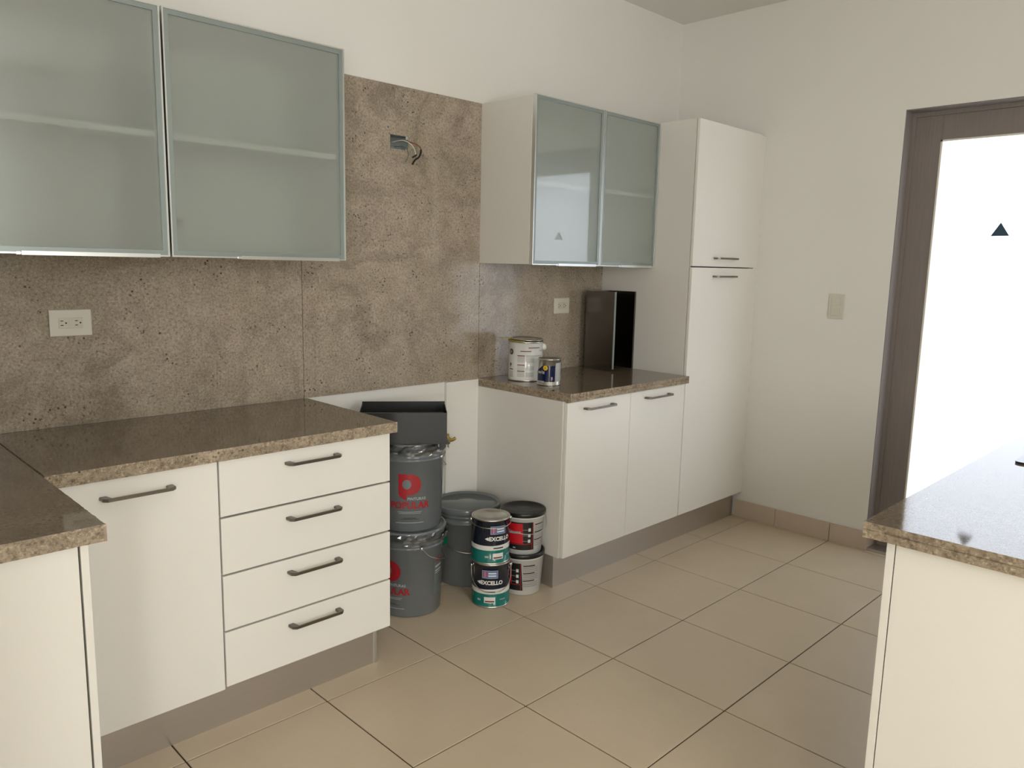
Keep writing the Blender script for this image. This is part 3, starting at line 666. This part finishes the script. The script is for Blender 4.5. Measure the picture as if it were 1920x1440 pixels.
# ------------------------------------------------------------------ plastic tubs
def tub(label, cx, cy, z, az, kind):
    t = thing('plastic_tub', label, 'tub', (cx, cy, z), 'white tubs with black lids')
    R = lambda zz: 0.083 + (zz - z) / 0.18 * 0.012
    obj('body', lathe(bmesh.new(), [(0.079, z), (0.083, z + 0.003), (0.0945, z + 0.165), (0.0975, z + 0.166), (0.0975, z + 0.174), (0.095, z + 0.175), (0.0955, z + 0.184)], cx, cy, 56), 'tub_white', t)
    obj('lid', lathe(bmesh.new(), [(0.097, z + 0.172), (0.1005, z + 0.174), (0.1005, z + 0.189), (0.098, z + 0.192), (0.092, z + 0.192), (0.089, z + 0.186), (0.03, z + 0.1855)], cx, cy, 56, cap0=False), 'tub_lid_black', t)
    P = lambda nm, b, a, zz, mm, off, par=t: obj(nm, wrap(b, cx, cy, R, a, z + zz, off), mm, par)
    lb = P('label', flat_rect(0.175, 0.128), az - 0.62, 0.088, 'print_black', 0.0006)
    P('label_panel', flat_rect(0.108, 0.092), az - 0.78, 0.100, 'print_red_bright', 0.0011, lb)
    P('label_border', flat_rect(0.0028, 0.128), az + 0.30, 0.088, 'print_red', 0.0011, lb)
    P('label_curve', flat_rect(0.165, 0.0022, 0, 0, 0.006), az - 0.64, 0.050, 'print_red_bright', 0.0016, lb)
    P('label_print', flat_rect(0.075, 0.010, 0, 0, 0.004), az - 0.70, 0.104, 'print_pale', 0.0016, lb)
    for k in range(3): P('label_picture', flat_rect(0.011, 0.015), az + 0.14, 0.118 - k * 0.026, 'print_white', 0.0016, lb)
    for k in range(3): P('label_print', flat_rect(0.022, 0.002), az - 0.06, 0.118 - k * 0.026, 'print_grey', 0.0016, lb)
    P('label_dot', flat_rect(0.012, 0.006), az - 0.62, 0.034, 'print_pale', 0.0016, lb)
    for k in range(12): P('fine_print', flat_rect(0.075 if k % 4 else 0.055, 0.0035 if k % 4 else 0.0045), az + 0.82 - (0 if k % 4 else 0.1), 0.140 - k * 0.0088, 'print_grey' if k % 4 else 'print_black', 0.0007)
    return t
T1 = (2.382, -0.430); AT = az_to_cam(*T1)
t = tub('lower white tub with black lid and printed side panel, on the floor', *T1, 0.0005, AT - 0.36, 0)
t = tub('upper white tub with black lid and red label', T1[0], T1[1], 0.1875, AT + 0.18, 1)
bail(t, *T1, 0.0985, 0.1875 + 0.168, AT + 0.35, 0.065, 'tin', 0.0013)

# ------------------------------------------------------------------ cans on the right counter
cx, cy, z = 2.644, -0.165, ZC + 0.0003; r, H = 0.0825, 0.188; AZ = az_to_cam(cx, cy); R = lambda zz: r
t = thing('paint_can', 'white gallon paint can with yellow paint on its rim, lid ajar', 'paint can', (cx, cy, z))
obj('body', lathe(bmesh.new(), [(r - 0.002, z), (r + 0.0015, z + 0.001), (r + 0.0015, z + 0.005), (r, z + 0.006), (r, z + H - 0.007), (r + 0.0015, z + H - 0.006), (r + 0.0015, z + H), (r - 0.005, z + H), (r - 0.008, z + H - 0.006), (0.02, z + H - 0.01)], cx, cy, 56, mats=[1, 1, 1, 0, 1, 1, 1, 1, 1]), ['can_white', 'tin'], t)
ld = lathe(bmesh.new(), [(0.02, 0.004), (0.062, 0.004), (0.066, -0.001), (0.070, -0.001), (0.076, 0.006), (0.079, 0.006), (0.079, 0.009), (0.072, 0.010), (0.066, 0.003), (0.062, 0.007), (0.02, 0.007)], 0, 0, 48)
Rm = Matrix.Translation((cx + 0.004, cy - 0.004, z + H + 0.001)) @ Matrix.Rotation(math.radians(2.0), 4, 'X')
bmesh.ops.transform(ld, matrix=Rm, verts=list(ld.verts)); obj('lid', ld, 'tin', t)
# yellow drips on the rim and a paddle of dried paint sticking out
bm = bmesh.new(); o = []
for k in range(21):
    a = AZ - 1.75 + k * 0.085; o.append((cx + (r + 0.004) * math.cos(a), cy + (r + 0.004) * math.sin(a)))
for k in range(20, -1, -1):
    a = AZ - 1.75 + k * 0.085; o.append((cx + (r - 0.022) * math.cos(a), cy + (r - 0.022) * math.sin(a)))
prism(bm, o, 'z', z + H, z + H + 0.0035); obj('dried_paint', bm, 'paint_yellow', t)
d = Vector((math.cos(AZ - 1.57), math.sin(AZ - 1.57), 0)); s_ = Vector((-d.y, d.x, 0)); c0 = Vector((cx, cy, z + H + 0.004))
bm = bmesh.new()
vs = [c0 + d * 0.03 + s_ * 0.012, c0 + d * 0.03 - s_ * 0.012, c0 + d * 0.128 - s_ * 0.008 + Vector((0, 0, 0.004)), c0 + d * 0.128 + s_ * 0.008 + Vector((0, 0, 0.004))]
A = [bm.verts.new(v) for v in vs]; B = [bm.verts.new(v + Vector((0, 0, 0.003))) for v in vs]
bm.faces.new(A); bm.faces.new(list(reversed(B)))
for k in range(4): bm.faces.new((A[k], A[(k + 1) % 4], B[(k + 1) % 4], B[k]))
obj('stir_stick', bm, 'paint_yellow', t)
a = AZ + 1.5; obj('ear', lathe(bmesh.new(), [(0.003, z + H - 0.045), (0.012, z + H - 0.040), (0.015, z + H - 0.028), (0.010, z + H - 0.016), (0.003, z + H - 0.012)], cx + (r + 0.002) * math.cos(a), cy + (r + 0.002) * math.sin(a), 12), 'can_white', t)
PR = lambda nm, b, az, zz, mm, off=0.0006: obj(nm, wrap(b, cx, cy, R, az, z + zz, off), mm, t)
PR('round_badge', flat_poly([(0.014 * math.cos(q * math.pi / 10), 0.0145 * math.sin(q * math.pi / 10)) for q in range(20)]), AZ - 0.95, 0.138, 'sticker_dark')
PR('badge_star', flat_text('*', 0.03, 0.0005), AZ - 0.95, 0.132, 'print_pale', 0.0012)
PR('lettering', flat_text('P', 0.026, 0.0012), AZ - 1.0, 0.073, 'print_black')
PR('lettering', flat_rect(0.026, 0.004), AZ - 0.95, 0.055, 'print_black')
for k in range(5): PR('fine_print', flat_rect(0.028, 0.0025), AZ - 0.95, 0.044 - k * 0.006, 'print_grey')
PR('heading', flat_rect(0.060, 0.0042), AZ + 0.52, 0.160, 'print_maroon'); PR('heading', flat_rect(0.052, 0.0042), AZ + 0.0, 0.143, 'print_maroon')
PR('heading', flat_rect(0.028, 0.003), AZ + 1.05, 0.145, 'print_grey')
for zz in (0.122, 0.078, 0.049): PR('heading', flat_rect(0.036, 0.0046), AZ - 0.27, zz, 'print_maroon')
PR('heading', flat_rect(0.10, 0.0035), AZ + 0.62, 0.122, 'print_grey')
for zz, n in ((0.115, 6), (0.071, 4), (0.042, 5)):
    for k in range(n):
        PR('fine_print', flat_rect(0.036, 0.0016), AZ - 0.27, zz - k * 0.0046, 'print_grey'); PR('fine_print', flat_rect(0.040, 0.0016), AZ + 0.27, zz - k * 0.0046, 'print_grey')

cx, cy, z = 2.62, -0.342, ZC + 0.0003; r, H = 0.0535, 0.122; AZ = az_to_cam(cx, cy)
t = thing('paint_can', 'small metal quart can with dark blue label', 'paint can', (cx, cy, z))
obj('body', lathe(bmesh.new(), [(r - 0.002, z), (r + 0.0012, z + 0.001), (r + 0.0012, z + 0.004), (r, z + 0.005), (r, z + H - 0.005), (r + 0.0012, z + H - 0.004), (r + 0.0012, z + H), (r - 0.004, z + H), (r - 0.007, z + H - 0.005)], cx, cy, 48, cap1=False), 'tin', t)
obj('lid', lathe(bmesh.new(), [(r - 0.005, z + H - 0.006), (r - 0.009, z + H - 0.001), (r - 0.012, z + H - 0.005), (0.01, z + H - 0.004)], cx, cy, 40), 'tin', t)
# blue wrapper with a slanted top edge on its left
R = lambda zz: r
n = 24; bm = bmesh.new(); lo = []; hi = []
for k in range(n + 1):
    x = -0.088 + 0.116 * k / n; top = 0.082 if x > -0.030 else 0.082 - (-0.030 - x) * 0.65
    lo.append(bm.verts.new((x, 0.008, 0))); hi.append(bm.verts.new((x, max(top, 0.05), 0)))
for k in range(n): bm.faces.new((lo[k], lo[k + 1], hi[k + 1], hi[k]))
lb = obj('label', wrap(bm, cx, cy, R, AZ, z + 0.010), 'can_blue', t)
P = lambda nm, b, az, zz, mm, off=0.0012: obj(nm, wrap(b, cx, cy, R, az, z + zz, off), mm, lb)
P('sticker', flat_poly([(0.011 * math.cos(q * math.pi / 8), 0.0115 * math.sin(q * math.pi / 8)) for q in range(16)]), AZ - 0.33, 0.082, 'sticker_yellow')
P('sticker_print', flat_rect(0.006, 0.008), AZ - 0.33, 0.082, 'paint_yellow', 0.0017)
P('fine_print', flat_rect(0.022, 0.010), AZ - 0.95, 0.060, 'print_pale'); P('fine_print', flat_rect(0.007, 0.012), AZ - 0.46, 0.060, 'print_pale'); P('fine_print', flat_rect(0.007, 0.014), AZ - 0.62, 0.062, 'print_grey')
P('fine_print', flat_rect(0.036, 0.009), AZ - 0.75, 0.017, 'print_pale'); P('fine_print', flat_rect(0.008, 0.014), AZ + 0.24, 0.034, 'print_grey')
obj('back_label', wrap(flat_rect(0.042, 0.085), cx, cy, R, AZ + 0.96, z + 0.062), 'print_pale', t)

# ------------------------------------------------------------------ folded steel duct cover on the right counter
t = thing('duct_cover', 'folded dark stainless steel duct cover standing open in the corner of the counter', 'duct cover', (3.3, -0.15, ZC))
Z0, Z1 = ZC + 0.0005, 1.316; e = 0.0015; x0, x1, y0, y1 = 3.203, 3.402, -0.252, -0.06
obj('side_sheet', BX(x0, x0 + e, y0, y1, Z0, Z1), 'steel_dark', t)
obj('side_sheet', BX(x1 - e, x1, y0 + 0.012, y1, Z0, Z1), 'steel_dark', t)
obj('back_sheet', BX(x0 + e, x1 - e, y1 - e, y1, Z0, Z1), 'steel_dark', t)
obj('flange', BX(x0, x0 + 0.014, y0 - e, y0, Z0 + 0.012, Z1), 'aluminium_dull', t)
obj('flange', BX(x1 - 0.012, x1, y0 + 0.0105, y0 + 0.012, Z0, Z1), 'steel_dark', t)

for o in bpy.data.objects:
    if '_w' in o: del o['_w']
    if '_pm' in o: del o['_pm']
